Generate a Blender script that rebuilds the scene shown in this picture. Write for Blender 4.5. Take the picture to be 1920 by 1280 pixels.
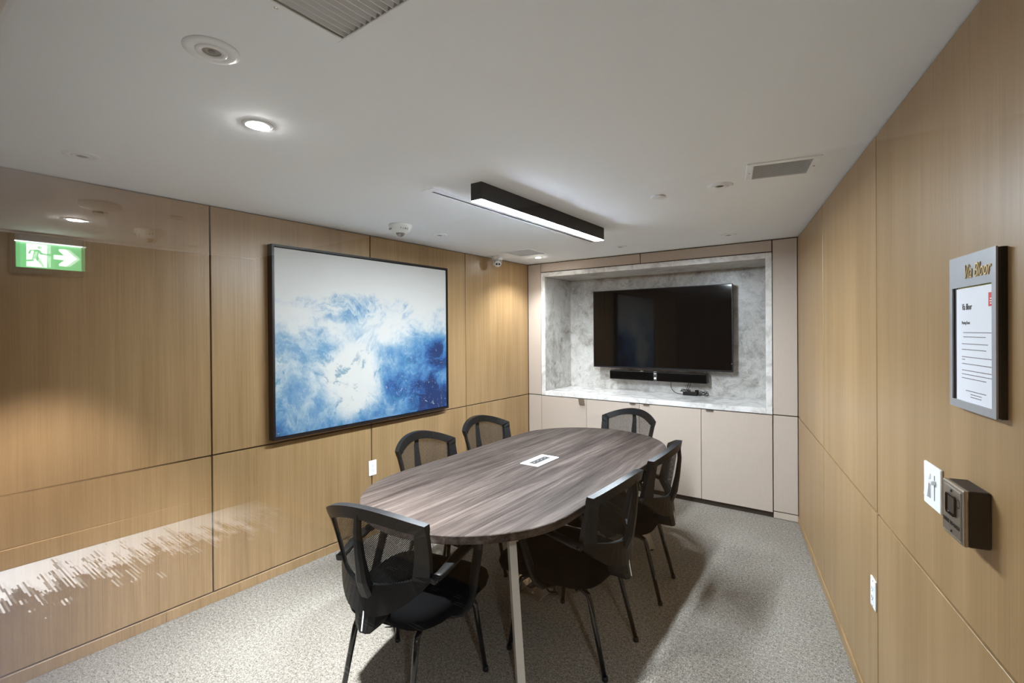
import bpy, bmesh, math, random
from mathutils import Vector, Matrix, geometry
random.seed(7)
PI = math.pi
for o in list(bpy.data.objects): bpy.data.objects.remove(o)
SC = bpy.context.scene
COL = SC.collection

# ------------------------------------------------------------------ camera
# room axes: x = 0 is the painting wall, y runs towards the television wall, z up; metres
F_PX, YAW, PITCH, V0, ROLL = 911.168, -0.6310, 0.0043, 624.045, -0.00725
CAM = Vector((3.0447, 0.0, 1.5513))
cy_, sy_ = math.cos(YAW), math.sin(YAW)
fwd0 = Vector((sy_, cy_, 0)); right0 = Vector((cy_, -sy_, 0)); up0 = Vector((0, 0, 1))
fwd = fwd0 * math.cos(PITCH) - up0 * math.sin(PITCH)
up = fwd0 * math.sin(PITCH) + up0 * math.cos(PITCH)
r2 = right0 * math.cos(ROLL) + up * math.sin(ROLL)
u2 = -right0 * math.sin(ROLL) + up * math.cos(ROLL)
cd = bpy.data.cameras.new('camera'); cam = bpy.data.objects.new('camera', cd); COL.objects.link(cam)
cam.matrix_world = Matrix(((r2.x, u2.x, -fwd.x, CAM.x), (r2.y, u2.y, -fwd.y, CAM.y), (r2.z, u2.z, -fwd.z, CAM.z), (0, 0, 0, 1)))
cd.sensor_width = 36; cd.sensor_fit = 'HORIZONTAL'; cd.lens = F_PX / 1920 * 36
cd.shift_y = (V0 - 640) / 1920
cd.clip_start = 0.02
SC.camera = cam

# ------------------------------------------------------------------ world, exposure
w = bpy.data.worlds.new('world'); SC.world = w; w.use_nodes = True
w.node_tree.nodes['Background'].inputs[0].default_value = (0.05, 0.05, 0.05, 1)
w.node_tree.nodes['Background'].inputs[1].default_value = 0.3
vs = SC.view_settings
vs.view_transform = 'Standard'; vs.look = 'None'; vs.gamma = 1; vs.use_curve_mapping = False
vs.exposure = 3.9
SC.cycles.max_bounces = 16; SC.cycles.diffuse_bounces = 10; SC.cycles.glossy_bounces = 6; SC.cycles.transparent_max_bounces = 24
COOL = (.90, 1.0, 1.11)
LIN_LIGHT = 34.0      # strength of the linear lamp diffuser
SPOT_W = 32.0         # lit downlights in the room
HALL_W = 78.0         # corridor downlights, the reflected one and the added one

CE = 2.286            # room ceiling
D = 4.4733            # television wall
GY = 0.17             # glass partition
HC = 2.24             # corridor ceiling
AR = 0.2152           # the right wall is turned by this angle
GR = 0.847            # height of the horizontal panel joint
RC = Vector((2.5998, D, 0))                       # corner of right wall and television wall
RT = Vector((math.sin(AR), -math.cos(AR), 0))     # along the right wall, away from that corner
RN = Vector((-math.cos(AR), -math.sin(AR), 0))    # out of the right wall into the room

# ------------------------------------------------------------------ material helpers
class N:
    def __init__(s, name):
        s.m = bpy.data.materials.new(name); s.m.use_nodes = True
        s.t = s.m.node_tree; s.b = s.t.nodes['Principled BSDF']; s.out = s.t.nodes['Material Output']
    def new(s, typ, **kw):
        n = s.t.nodes.new(typ)
        for k, v in kw.items(): setattr(n, k, v)
        return n
    def link(s, a, b): s.t.links.new(a, b)
    def setin(s, n, k, v):
        if hasattr(v, 'is_output') or isinstance(v, bpy.types.NodeSocket): s.link(v, n.inputs[k])
        else: n.inputs[k].default_value = v
    def coord(s, kind='Object'): return s.new('ShaderNodeTexCoord').outputs[kind]
    def mapping(s, vec, scale=(1, 1, 1), loc=(0, 0, 0), rot=(0, 0, 0)):
        n = s.new('ShaderNodeMapping'); s.link(vec, n.inputs[0])
        n.inputs['Scale'].default_value = scale; n.inputs['Location'].default_value = loc; n.inputs['Rotation'].default_value = rot
        return n.outputs[0]
    def noise(s, vec, scale=5, detail=4, rough=.5, dist=0, out='Fac'):
        n = s.new('ShaderNodeTexNoise'); s.link(vec, n.inputs['Vector'])
        n.inputs['Scale'].default_value = scale; n.inputs['Detail'].default_value = detail
        n.inputs['Roughness'].default_value = rough; n.inputs['Distortion'].default_value = dist
        return n.outputs[0 if out == 'Fac' else 1]
    def math(s, op, a, b=0.0, c=None, clamp=False):
        n = s.new('ShaderNodeMath', operation=op, use_clamp=clamp)
        s.setin(n, 0, a); s.setin(n, 1, b)
        if c is not None: s.setin(n, 2, c)
        return n.outputs[0]
    def ramp(s, fac, stops, interp='LINEAR'):
        n = s.new('ShaderNodeValToRGB'); s.link(fac, n.inputs[0]); cr = n.color_ramp; cr.interpolation = interp
        while len(cr.elements) < len(stops): cr.elements.new(0.5)
        for e, (p, c) in zip(cr.elements, stops):
            e.position = p; e.color = (*c, 1) if len(c) == 3 else c
        return n.outputs[0]
    def mix(s, fac, a, b, mode='MIX'):
        n = s.new('ShaderNodeMix', data_type='RGBA', blend_type=mode)
        s.setin(n, 0, fac)
        for k, v in ((6, a), (7, b)):
            if isinstance(v, tuple): n.inputs[k].default_value = (*v, 1)
            else: s.link(v, n.inputs[k])
        return n.outputs[2]
    def sep(s, vec):
        n = s.new('ShaderNodeSeparateXYZ'); s.link(vec, n.inputs[0]); return n.outputs
    def smooth(s, x, a, b):
        n = s.new('ShaderNodeMapRange', interpolation_type='SMOOTHSTEP'); s.link(x, n.inputs[0])
        n.inputs[1].default_value = a; n.inputs[2].default_value = b
        return n.outputs[0]
    def bump(s, h, strength=.3, dist=.002):
        n = s.new('ShaderNodeBump'); s.link(h, n.inputs['Height']); n.inputs['Strength'].default_value = strength
        n.inputs['Distance'].default_value = dist; s.link(n.outputs[0], s.b.inputs['Normal'])
    def base(s, c):
        if isinstance(c, tuple): s.b.inputs['Base Color'].default_value = (*c, 1)
        else: s.link(c, s.b.inputs['Base Color'])
    def p(s, **kw):
        names = dict(rough='Roughness', metal='Metallic', spec='Specular IOR Level', coat='Coat Weight', coat_rough='Coat Roughness', alpha='Alpha', trans='Transmission Weight', ior='IOR')
        for k, v in kw.items(): s.b.inputs[names[k]].default_value = v
        return s
    def emit(s, c, st):
        s.b.inputs['Emission Color'].default_value = (*c, 1); s.b.inputs['Emission Strength'].default_value = st; return s

def plain(name, c, rough=.5, metal=0., spec=.5, vary=.06, scale=30):
    n = N(name); v = n.coord()
    f = n.noise(v, scale, 3)
    n.base(n.mix(f, tuple(x * (1 - vary) for x in c), tuple(min(1, x * (1 + vary)) for x in c)))
    return n.p(rough=rough, metal=metal, spec=spec).m
def glow(name, c, st):
    n = N(name); n.base((.8, .8, .8)); n.emit(c, st); return n.m

def wood_panel(name, tint=(1, 1, 1)):
    n = N(name); v = n.coord('Object')
    rnd = n.new('ShaderNodeObjectInfo').outputs['Random']
    off = n.new('ShaderNodeVectorMath', operation='ADD'); n.link(v, off.inputs[0])
    sc = n.math('MULTIPLY', rnd, 40.0); cmb = n.new('ShaderNodeCombineXYZ'); n.link(sc, cmb.inputs[0]); n.link(sc, cmb.inputs[1]); n.link(sc, cmb.inputs[2]); n.link(cmb.outputs[0], off.inputs[1])
    v = off.outputs[0]
    fine = n.noise(n.mapping(v, (230, 230, 2.2)), 1, 4, .6)
    med = n.noise(n.mapping(v, (14, 14, .45)), 1, 5, .55, .6)
    big = n.noise(n.mapping(v, (2.2, 2.2, .35)), 1, 3, .5, 1.2)
    f = n.math('ADD', n.math('MULTIPLY', fine, .46), n.math('ADD', n.math('MULTIPLY', med, .32), n.math('MULTIPLY', big, .22)))
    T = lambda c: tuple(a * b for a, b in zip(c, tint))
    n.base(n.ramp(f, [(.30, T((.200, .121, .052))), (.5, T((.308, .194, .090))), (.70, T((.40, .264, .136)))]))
    n.bump(fine, .06, .001)
    return n.p(rough=.36, spec=.42).m

MAT = {}
MAT['wood'] = wood_panel('oak_veneer')
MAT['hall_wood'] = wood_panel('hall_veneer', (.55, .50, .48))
MAT['beige'] = (lambda n: (n.base(n.mix(n.noise(n.mapping(n.coord(), (260, 260, 12)), 1, 3), (.455, .38, .318), (.545, .46, .39))), n.p(rough=.45, spec=.35), n.m)[2])(N('beige_laminate'))
MAT['groove'] = plain('dark_joint', (.012, .007, .004), .7)
MAT['paint'] = plain('ceiling_paint', (.85, .905, .965), .8, vary=.01)
MAT['white'] = plain('white_plastic', (.84, .865, .89), .35, vary=.02)
MAT['trimwhite'] = plain('white_enamel', (.85, .90, .955), .4, vary=.02)
MAT['black'] = plain('black_plastic', (.0030, .0030, .0033), .45, spec=.26, vary=.1)
MAT['blackfab'] = plain('black_fabric', (.0014, .0014, .0015), .95, spec=.04, vary=.3, scale=400)
MAT['tube'] = plain('black_gloss_tube', (.003, .003, .003), .12, spec=.5)
MAT['blackmetal'] = plain('black_metal', (.006, .006, .008), .4, metal=0., spec=.3)
MAT['dark'] = plain('dark_void', (.01, .009, .008), .8)
MAT['darkgrey'] = plain('dark_grey', (.05, .05, .05), .5)
MAT['silver'] = plain('silver_paint', (.50, .48, .45), .38, metal=.35)
MAT['chrome'] = plain('chrome', (.75, .73, .70), .15, metal=1.)
MAT['bronze'] = plain('bronze_pull', (.23, .19, .145), .4, metal=.6)
MAT['brown_kick'] = plain('toe_kick_brown', (.02, .012, .008), .6)
MAT['glasslens'] = plain('lens_black', (.004, .004, .005), .05)
MAT['lampoff'] = plain('unlit_reflector', (.30, .29, .28), .25, metal=.6, vary=.4, scale=120)
MAT['lampon'] = glow('lit_lens', (1, .97, .92), 40)
MAT['diffuser'] = glow('linear_diffuser', COOL, LIN_LIGHT)
MAT['red'] = plain('red_print', (.55, .02, .02), .5)
MAT['ink'] = plain('black_ink', (.02, .02, .02), .6)
MAT['greyink'] = plain('grey_ink', (.14, .14, .15), .6)
MAT['gold'] = plain('gold_letter', (.62, .48, .26), .3, metal=.7)
MAT['signgrey'] = plain('brushed_grey_plate', (.33, .34, .36), .42, metal=.25, vary=.08, scale=60)
MAT['paper'] = plain('white_paper', (.74, .76, .82), .6, vary=.015)
MAT['yellowgreen'] = plain('yellow_acrylic_edge', (.55, .55, .18), .3)
MAT['steel'] = plain('brushed_steel', (.42, .38, .33), .32, metal=.9, vary=.12, scale=80)
MAT['cream'] = plain('cream_plastic', (.77, .785, .77), .4, vary=.03)
MAT['ledon'] = glow('white_led', (1, 1, 1), .5)
MAT['blueled'] = glow('blue_led', (.25, .25, 1), .25)

def mk_stone():
    n = N('grey_marble'); v = n.coord()
    w1 = n.noise(v, 2.2, 5, .6, 0, 'Color')
    add = n.new('ShaderNodeVectorMath', operation='MULTIPLY_ADD'); n.link(w1, add.inputs[0]); add.inputs[1].default_value = (.5, .5, .5); n.link(v, add.inputs[2])
    p = add.outputs[0]
    cloud = n.noise(p, 3.2, 10, .68)
    fine = n.noise(p, 13, 9, .72)
    pit = n.noise(p, 75, 4, .7)
    vein = n.math('ABSOLUTE', n.math('SUBTRACT', n.noise(p, 4.5, 7, .6, .8), .5))
    f = n.math('ADD', n.math('MULTIPLY', cloud, .5), n.math('MULTIPLY', fine, .5))
    c = n.ramp(f, [(.37, (.22, .198, .17)), (.45, (.39, .37, .34)), (.53, (.54, .525, .495)), (.64, (.63, .615, .59))])
    vm = n.math('MULTIPLY', n.math('SUBTRACT', 1.0, n.smooth(vein, .0, .022)), n.smooth(fine, .45, .62))
    c = n.mix(n.math('MULTIPLY', vm, .55), c, (.16, .14, .12))
    pm = n.math('MULTIPLY', n.smooth(pit, .60, .70), n.math('SUBTRACT', 1.0, n.smooth(cloud, .42, .56)))
    c = n.mix(n.math('MULTIPLY', pm, .8), c, (.13, .11, .095))
    n.base(c); return n.p(rough=.30, spec=.45).m
MAT['stone'] = mk_stone()
def mk_stone_white():
    n = N('white_marble_edge'); v = n.coord()
    f = n.noise(v, 9, 8, .62, .8)
    n.base(n.ramp(f, [(.36, (.50, .485, .46)), (.5, (.70, .685, .665)), (.66, (.80, .79, .77))])); return n.p(rough=.22, spec=.5).m
MAT['stonew'] = mk_stone_white()

def mk_carpet():
    n = N('grey_loop_carpet'); v = n.coord()
    f = n.noise(v, 150, 2, .7); g = n.noise(v, 60, 4, .6); l = n.noise(v, 2.0, 3)
    s = n.math('ADD', n.math('MULTIPLY', f, .6), n.math('ADD', n.math('MULTIPLY', g, .32), n.math('MULTIPLY', l, .08)))
    n.base(n.ramp(s, [(.35, (.055, .045, .036)), (.45, (.175, .157, .132)), (.54, (.28, .257, .223)), (.66, (.44, .41, .365))]))
    n.bump(f, 1.0, .006)
    return n.p(rough=.95, spec=.1).m
MAT['carpet'] = mk_carpet()

def mk_hall_carpet():
    n = N('streaked_hall_carpet'); v = n.coord(); xyz = n.sep(v)
    row = n.math('FLOOR', n.math('MULTIPLY', xyz[1], 105.0))
    wn = n.new('ShaderNodeTexWhiteNoise', noise_dimensions='1D'); n.link(row, wn.inputs['W'])
    c = n.new('ShaderNodeCombineXYZ')
    n.link(n.math('ADD', n.math('MULTIPLY', xyz[0], 3.0), n.math('MULTIPLY', wn.outputs[0], 50.0)), c.inputs[0]); n.link(n.math('MULTIPLY', row, 1.7), c.inputs[1])
    st = n.noise(c.outputs[0], 1, 1.5, .6)
    broad = n.noise(n.mapping(v, (.8, 16, 1)), 1, 3, .6)
    s = n.math('ADD', n.math('MULTIPLY', st, .84), n.math('MULTIPLY', broad, .16))
    # weave pattern: pale band along the end wall that breaks up into streaks, and a second sparse field
    p1 = n.math('MULTIPLY', n.math('ADD', xyz[0], 1.55), 1 / 1.17, clamp=True)
    p2 = n.math('MULTIPLY', n.math('MULTIPLY', n.smooth(xyz[0], .2, .6), n.math('SUBTRACT', 1.0, n.smooth(xyz[0], 1.4, 1.8))), .10)
    thr = n.math('SUBTRACT', n.math('ADD', .28, n.math('MULTIPLY', n.math('POWER', p1, .75), .45)), p2)
    m = n.math('GREATER_THAN', s, thr)
    fz = n.noise(v, 260, 2, .7)
    pale = n.mix(fz, (.19, .183, .177), (.33, .32, .31)); dk = n.mix(fz, (.014, .011, .012), (.05, .042, .044))
    n.base(n.mix(m, dk, pale)); n.bump(fz, .6, .003)
    return n.p(rough=.95, spec=.1).m
MAT['hallcarpet'] = mk_hall_carpet()

def mk_table():
    n = N('grey_brown_woodgrain'); v = n.coord()
    w = n.noise(n.mapping(v, (5, .55, 1)), 1, 3, .5, .0)
    xyz = n.sep(v)
    cx = n.new('ShaderNodeCombineXYZ')
    n.link(n.math('ADD', xyz[0], n.math('MULTIPLY', n.math('SUBTRACT', w, .5), .16)), cx.inputs[0]); n.link(xyz[1], cx.inputs[1]); n.link(xyz[2], cx.inputs[2])
    p = cx.outputs[0]
    fine = n.noise(n.mapping(p, (170, 4.5, 170)), 1, 5, .65)
    med = n.noise(n.mapping(p, (34, 1.1, 34)), 1, 6, .6, .35)
    big = n.noise(n.mapping(p, (8, .5, 8)), 1, 4, .55, .5)
    f = n.math('ADD', n.math('MULTIPLY', fine, .27), n.math('ADD', n.math('MULTIPLY', med, .45), n.math('MULTIPLY', big, .28)))
    n.base(n.ramp(f, [(.36, (.006, .004, .003)), (.43, (.019, .013, .0105)), (.50, (.041, .030, .0245)), (.57, (.071, .055, .047)), (.66, (.118, .094, .082))]))
    n.bump(fine, .12, .001)
    return n.p(rough=.62, spec=.16).m
MAT['table'] = mk_table()

def mk_mesh():
    n = N('black_chair_mesh'); v = n.coord()
    xyz = n.sep(v)
    a = n.math('SINE', n.math('MULTIPLY', n.math('ADD', xyz[0], xyz[2]), 2 * PI / .0075))
    b = n.math('SINE', n.math('MULTIPLY', n.math('SUBTRACT', xyz[0], n.math('MULTIPLY', xyz[2], .35)), 2 * PI / .0050))
    holes = n.math('MULTIPLY', n.smooth(a, -.6, .5), n.smooth(b, -1.0, -.1))
    n.base((.012, .012, .012)); n.p(rough=.7, spec=.2)
    tr = n.new('ShaderNodeBsdfTransparent'); mx = n.new('ShaderNodeMixShader')
    n.link(n.math('MULTIPLY', holes, .9), mx.inputs[0]); n.link(n.b.outputs[0], mx.inputs[1]); n.link(tr.outputs[0], mx.inputs[2])
    n.link(mx.outputs[0], n.out.inputs[0]); return n.m
MAT['mesh'] = mk_mesh()

def mk_glass():
    n = N('clear_partition_glass'); geo = n.new('ShaderNodeNewGeometry')
    fr = n.new('ShaderNodeFresnel')
    ior = n.math('ADD', 1.5, n.math('MULTIPLY', geo.outputs['Backfacing'], 1 / 1.5 - 1.5)); n.link(ior, fr.inputs['IOR'])
    tr = n.new('ShaderNodeBsdfTransparent'); tr.inputs[0].default_value = (.985, .995, .99, 1)
    gl = n.new('ShaderNodeBsdfGlossy'); gl.inputs['Roughness'].default_value = 0.0
    mx = n.new('ShaderNodeMixShader'); n.link(fr.outputs[0], mx.inputs[0]); n.link(tr.outputs[0], mx.inputs[1]); n.link(gl.outputs[0], mx.inputs[2])
    n.link(mx.outputs[0], n.out.inputs[0]); return n.m
MAT['glass'] = mk_glass()
MAT['screen'] = plain('tv_glass', (.002, .002, .0022), .05, spec=.30)

def mk_art():
    n = N('abstract_blue_canvas'); v = n.coord(); xyz = n.sep(v)
    u = n.math('DIVIDE', n.math('ADD', xyz[0], .765), 1.53); t = n.math('DIVIDE', xyz[2], 1.19)
    w1 = n.noise(v, 1.9, 6, .6, .6, 'Color')
    ad = n.new('ShaderNodeVectorMath', operation='MULTIPLY_ADD'); n.link(w1, ad.inputs[0]); ad.inputs[1].default_value = (.55, .55, .55); n.link(v, ad.inputs[2])
    p = ad.outputs[0]
    n1 = n.noise(p, 2.4, 12, .64); n2 = n.noise(p, 5.5, 10, .66, 1.2); n3 = n.noise(p, 26, 6, .7); n4 = n.noise(n.mapping(p, (1, 1, 2.4), (3, 1, 2)), 3.0, 10, .65, .5)
    def blob(cu, ct, ru, rt):
        a = n.math('POWER', n.math('DIVIDE', n.math('SUBTRACT', u, cu), ru), 2.0); b = n.math('POWER', n.math('DIVIDE', n.math('SUBTRACT', t, ct), rt), 2.0)
        return n.math('SUBTRACT', 1.0, n.smooth(n.math('ADD', a, b), 0.0, 1.0))
    dep = n.math('ADD', n.math('MULTIPLY', n.math('SUBTRACT', .71, t), .85), n.math('MULTIPLY', n.math('SUBTRACT', n1, .5), 1.5))
    dep = n.math('ADD', dep, n.math('ADD', n.math('MULTIPLY', n.math('SUBTRACT', n4, .5), .9), n.math('ADD', n.math('MULTIPLY', n.math('SUBTRACT', n3, .5), .55), n.math('MULTIPLY', n.math('SUBTRACT', n2, .5), .6))))
    dep = n.math('ADD', dep, n.math('MULTIPLY', blob(.78, .22, .42, .42), .42))
    dep = n.math('ADD', dep, n.math('MULTIPLY', blob(.97, .40, .16, .16), .40))
    dep = n.math('ADD', dep, n.math('MULTIPLY', n.math('MULTIPLY', blob(.33, .72, .30, .14), n.smooth(n4, .35, .62)), .48))
    dep = n.math('ADD', dep, n.math('MULTIPLY', n.math('MULTIPLY', blob(.70, .70, .07, .10), n.smooth(n2, .38, .6)), .45))
    dep = n.math('SUBTRACT', dep, n.math('MULTIPLY', blob(.38, .24, .20, .27), .62))
    dep = n.math('ADD', dep, n.math('MULTIPLY', blob(.05, .10, .40, .30), .22))
    dep = n.math('ADD', dep, n.math('MULTIPLY', blob(.15, .50, .30, .12), .16))
    dep = n.math('SUBTRACT', dep, n.math('MULTIPLY', n.smooth(t, .70, .95), .55))
    c = n.ramp(n.math('ADD', dep, 0.0, clamp=True), [(0.0, (.455, .445, .415)), (.14, (.41, .42, .415)), (.30, (.29, .35, .385)), (.48, (.155, .25, .335)), (.68, (.055, .155, .285)), (.88, (.016, .068, .19)), (1.0, (.007, .024, .09))])
    low = n.math('SUBTRACT', 1.0, n.smooth(t, .30, .55))
    teal = n.math('MULTIPLY', n.math('MULTIPLY', n.smooth(n2, .54, .62), low), n.math('SUBTRACT', 1.0, n.smooth(u, .55, .85)))
    c = n.mix(n.math('MULTIPLY', teal, .7), c, (.03, .16, .23))
    wh = n.math('MULTIPLY', n.math('MULTIPLY', n.smooth(n3, .58, .70), n.smooth(n4, .42, .6)), n.math('SUBTRACT', 1.0, n.smooth(t, .25, .75)))
    c = n.mix(n.math('MULTIPLY', wh, .75), c, (.48, .49, .49))
    n.base(c); n.bump(n3, .15, .002); return n.p(rough=.55, spec=.3).m
MAT['art'] = mk_art()
MAT['signgreen'] = glow('exit_green', (.0, .50, .11), .13)
MAT['signwhite'] = glow('exit_white', (.9, 1, .93), .21)
MAT['signhousing'] = plain('sign_housing', (.16, .20, .26), .4)

# ------------------------------------------------------------------ geometry helpers
class MB:
    def __init__(s): s.v = []; s.f = []; s.sm = []
    def add(s, verts, faces, smooth=False):
        k = len(s.v); s.v += [tuple(p) for p in verts]; s.f += [tuple(i + k for i in f) for f in faces]; s.sm += [smooth] * len(faces); return s
    def box(s, x0, x1, y0, y1, z0, z1):
        return s.add([(x0, y0, z0), (x1, y0, z0), (x1, y1, z0), (x0, y1, z0), (x0, y0, z1), (x1, y0, z1), (x1, y1, z1), (x0, y1, z1)],
                     [(0, 3, 2, 1), (4, 5, 6, 7), (0, 1, 5, 4), (1, 2, 6, 5), (2, 3, 7, 6), (3, 0, 4, 7)])
    def rbox(s, x0, x1, y0, y1, z0, z1, b=.003, seg=2):
        bm = bmesh.new(); bmesh.ops.create_cube(bm, size=1)
        for v in bm.verts: v.co = Vector(((x0 + x1) / 2 + v.co.x * (x1 - x0), (y0 + y1) / 2 + v.co.y * (y1 - y0), (z0 + z1) / 2 + v.co.z * (z1 - z0)))
        bmesh.ops.bevel(bm, geom=bm.edges[:], offset=b, segments=seg, affect='EDGES', profile=.5)
        bm.verts.index_update(); s.add([v.co for v in bm.verts], [[v.index for v in f.verts] for f in bm.faces]); bm.free(); return s
    def ring(s, loops, closed=True, caps=True, smooth=True):
        n = len(loops[0]); vs = [p for l in loops for p in l]; fs = []
        for i in range(len(loops) - 1):
            for j in range(n if closed else n - 1):
                fs.append((i * n + j, i * n + (j + 1) % n, (i + 1) * n + (j + 1) % n, (i + 1) * n + j))
        s.add(vs, fs, smooth)
        if caps:
            k = len(s.v) - len(vs)
            s.f.append(tuple(k + j for j in reversed(range(n)))); s.sm.append(False)
            s.f.append(tuple(k + (len(loops) - 1) * n + j for j in range(n))); s.sm.append(False)
        return s
    def lathe(s, prof, n=24, c=(0, 0, 0), smooth=True):
        loops = [[(c[0] + r * math.cos(2 * PI * j / n), c[1] + r * math.sin(2 * PI * j / n), c[2] + z) for j in range(n)] for r, z in prof]
        return s.ring(loops, True, True, smooth)
    def tube(s, pts, r, n=10, caps=True):
        pts = [Vector(p) for p in pts]; loops = []; prev = None
        for i, p in enumerate(pts):
            t = (pts[min(i + 1, len(pts) - 1)] - pts[max(i - 1, 0)]).normalized()
            if prev is None: a = t.orthogonal().normalized()
            else: a = (prev - t * prev.dot(t)).normalized()
            prev = a; b = t.cross(a); rr = r[i] if isinstance(r, (list, tuple)) else r
            loops.append([p + (a * math.cos(2 * PI * j / n) + b * math.sin(2 * PI * j / n)) * rr for j in range(n)])
        return s.ring(loops, True, caps)
    def strap(s, pts, wid, th, side=(1, 0, 0)):
        # flat bar swept along pts; wid lies along 'side', th across
        pts = [Vector(p) for p in pts]; sd = Vector(side); loops = []
        for i, p in enumerate(pts):
            t = (pts[min(i + 1, len(pts) - 1)] - pts[max(i - 1, 0)]).normalized()
            a = (sd - t * sd.dot(t)).normalized(); b = t.cross(a)
            wv = (wid[i] if isinstance(wid, (list, tuple)) else wid) / 2; tv = (th[i] if isinstance(th, (list, tuple)) else th) / 2
            c = .3
            loops.append([p + a * wv * x + b * tv * y for x, y in ((1, 1 - c), (1 - c, 1), (-1 + c, 1), (-1, 1 - c), (-1, -1 + c), (-1 + c, -1), (1 - c, -1), (1, -1 + c))])
        return s.ring(loops, True, True, True)
    def prism(s, poly, z0, z1):
        n = len(poly)
        return s.add([(x, y, z0) for x, y in poly] + [(x, y, z1) for x, y in poly],
                     [tuple(reversed(range(n))), tuple(range(n, 2 * n))] + [(j, (j + 1) % n, n + (j + 1) % n, n + j) for j in range(n)])
    def mesh(s, name):
        m = bpy.data.meshes.new(name); m.from_pydata(s.v, [], s.f); m.validate(); m.update()
        if len(m.polygons) == len(s.sm): m.polygons.foreach_set('use_smooth', s.sm)
        bm = bmesh.new(); bm.from_mesh(m); bmesh.ops.recalc_face_normals(bm, faces=bm.faces[:]); bm.to_mesh(m); bm.free()
        return m
    def build(s, name, mat, parent=None, loc=(0, 0, 0), rot=(0, 0, 0)):
        o = bpy.data.objects.new(name, s.mesh(name)); COL.objects.link(o)
        o.data.materials.append(MAT[mat] if isinstance(mat, str) else mat)
        o.parent = parent; o.location = loc; o.rotation_euler = rot
        return o
def tag(o, label=None, cat=None, group=None, kind=None):
    if label: o['label'] = label
    if cat: o['category'] = cat
    if group: o['group'] = group
    if kind: o['kind'] = kind
    return o
def thing(name, label, cat, loc=(0, 0, 0), rz=0, group=None):
    o = bpy.data.objects.new(name, None); COL.objects.link(o); o.empty_display_size = .05
    o.location = loc; o.rotation_euler = (0, 0, rz); return tag(o, label, cat, group)
def struct(o, label=None, cat=None):
    return tag(o, label, cat, kind='structure')
def copy_tree(o, parent=None):
    c = o.copy(); COL.objects.link(c); c.parent = parent
    for ch in [x for x in bpy.data.objects if x.parent == o]: copy_tree(ch, c)
    return c
def text(name, body, size, mat, parent, loc, shear=0., extrude=.0006, sx=1., align='LEFT', rot=(PI / 2, 0, 0), spacing=1.):
    cu = bpy.data.curves.new(name, 'FONT'); cu.body = body; cu.size = size; cu.shear = shear; cu.extrude = extrude; cu.align_x = align; cu.space_character = spacing; cu.resolution_u = 3
    t = bpy.data.objects.new(name, cu); COL.objects.link(t)
    dg = bpy.context.evaluated_depsgraph_get(); dg.update()
    me = bpy.data.meshes.new_from_object(t.evaluated_get(dg)); bpy.data.objects.remove(t)
    me.name = name; me.materials.clear(); me.materials.append(MAT[mat])
    o = bpy.data.objects.new(name, me); COL.objects.link(o); o.parent = parent; o.location = loc; o.rotation_euler = rot; o.scale = (sx, 1, 1)
    return o
def disc_light(name, loc, power, size=.05, spot=None, blend=.6, parent=None, col=(.96, 1.0, 1.05), rot=(0, 0, 0)):
    if spot: l = bpy.data.lights.new(name, 'SPOT'); l.spot_size = spot; l.spot_blend = blend; l.shadow_soft_size = size
    else: l = bpy.data.lights.new(name, 'AREA'); l.shape = 'DISK'; l.size = size
    l.energy = power; l.color = col
    o = bpy.data.objects.new(name, l); COL.objects.link(o); o.parent = parent; o.location = loc; o.rotation_euler = rot
    return o

# ------------------------------------------------------------------ setting: floor and ceiling
def right_x(y): return RC.x + (RC.y - y) * math.tan(AR)
fl = MB().prism([(-.15, GY), (right_x(GY) + .1, GY), (RC.x + .1, 5.3), (-.15, 5.3)], -.06, 0).build('floor', 'carpet')
struct(fl, 'grey speckled loop carpet of the meeting room', 'floor')

VENT_BIG = (1.99, 2.31, .415, .735)       # louvred grille by the glass front
VENT_BACK = (.305, .585, 3.62, 3.905)     # egg-crate grille in the television corner
SLOT = (1.192, 1.214, 1.82, 3.67)
VR_C = Vector((2.7275, 2.535, 0)); VR_A = AR
def vr(px, py):
    ex = Vector((math.cos(VR_A), math.sin(VR_A), 0)); ey = Vector((-math.sin(VR_A), math.cos(VR_A), 0))
    q = VR_C + ex * px + ey * py; return (q.x, q.y)
def ceiling_mesh():
    outer = [(-.15, GY), (right_x(GY) + .1, GY), (RC.x + .1, D + .7), (-.15, D + .7)]
    holes = []
    for a in (VENT_BIG, VENT_BACK, SLOT): holes.append([(a[0], a[2]), (a[0], a[3]), (a[1], a[3]), (a[1], a[2])])
    holes.append([vr(-.115, -.105), vr(-.115, .105), vr(.115, .105), vr(.115, -.105)])
    loops = [[Vector((x, y, 0)) for x, y in l] for l in [outer] + holes]
    tris = geometry.tessellate_polygon(loops)
    flat = [p for l in loops for p in l]; mb = MB()
    mb.add([(p.x, p.y, CE) for p in flat], tris)
    return mb
ce = ceiling_mesh().build('ceiling', 'paint'); struct(ce, 'smooth off-white plaster ceiling', 'ceiling')
# the slab above it, so that nothing shines through
cs = MB().box(-.3, 4.0, -2.1, 5.4, CE + .12, CE + .2).build('ceiling_slab', 'dark'); struct(cs)

# ------------------------------------------------------------------ panelled walls
GAP = .0042
def panel(parent, x0, x1, z0, z1, y0=-.012, y1=0., mat='wood', name='panel'):
    xm, zm = (x0 + x1) / 2, (z0 + z1) / 2; hx, hz = (x1 - x0) / 2 - GAP, (z1 - z0) / 2 - GAP
    return MB().rbox(-hx, hx, y0, y1, -hz, hz, .0015, 1).build(name, mat, parent, (xm, 0, zm))
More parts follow.
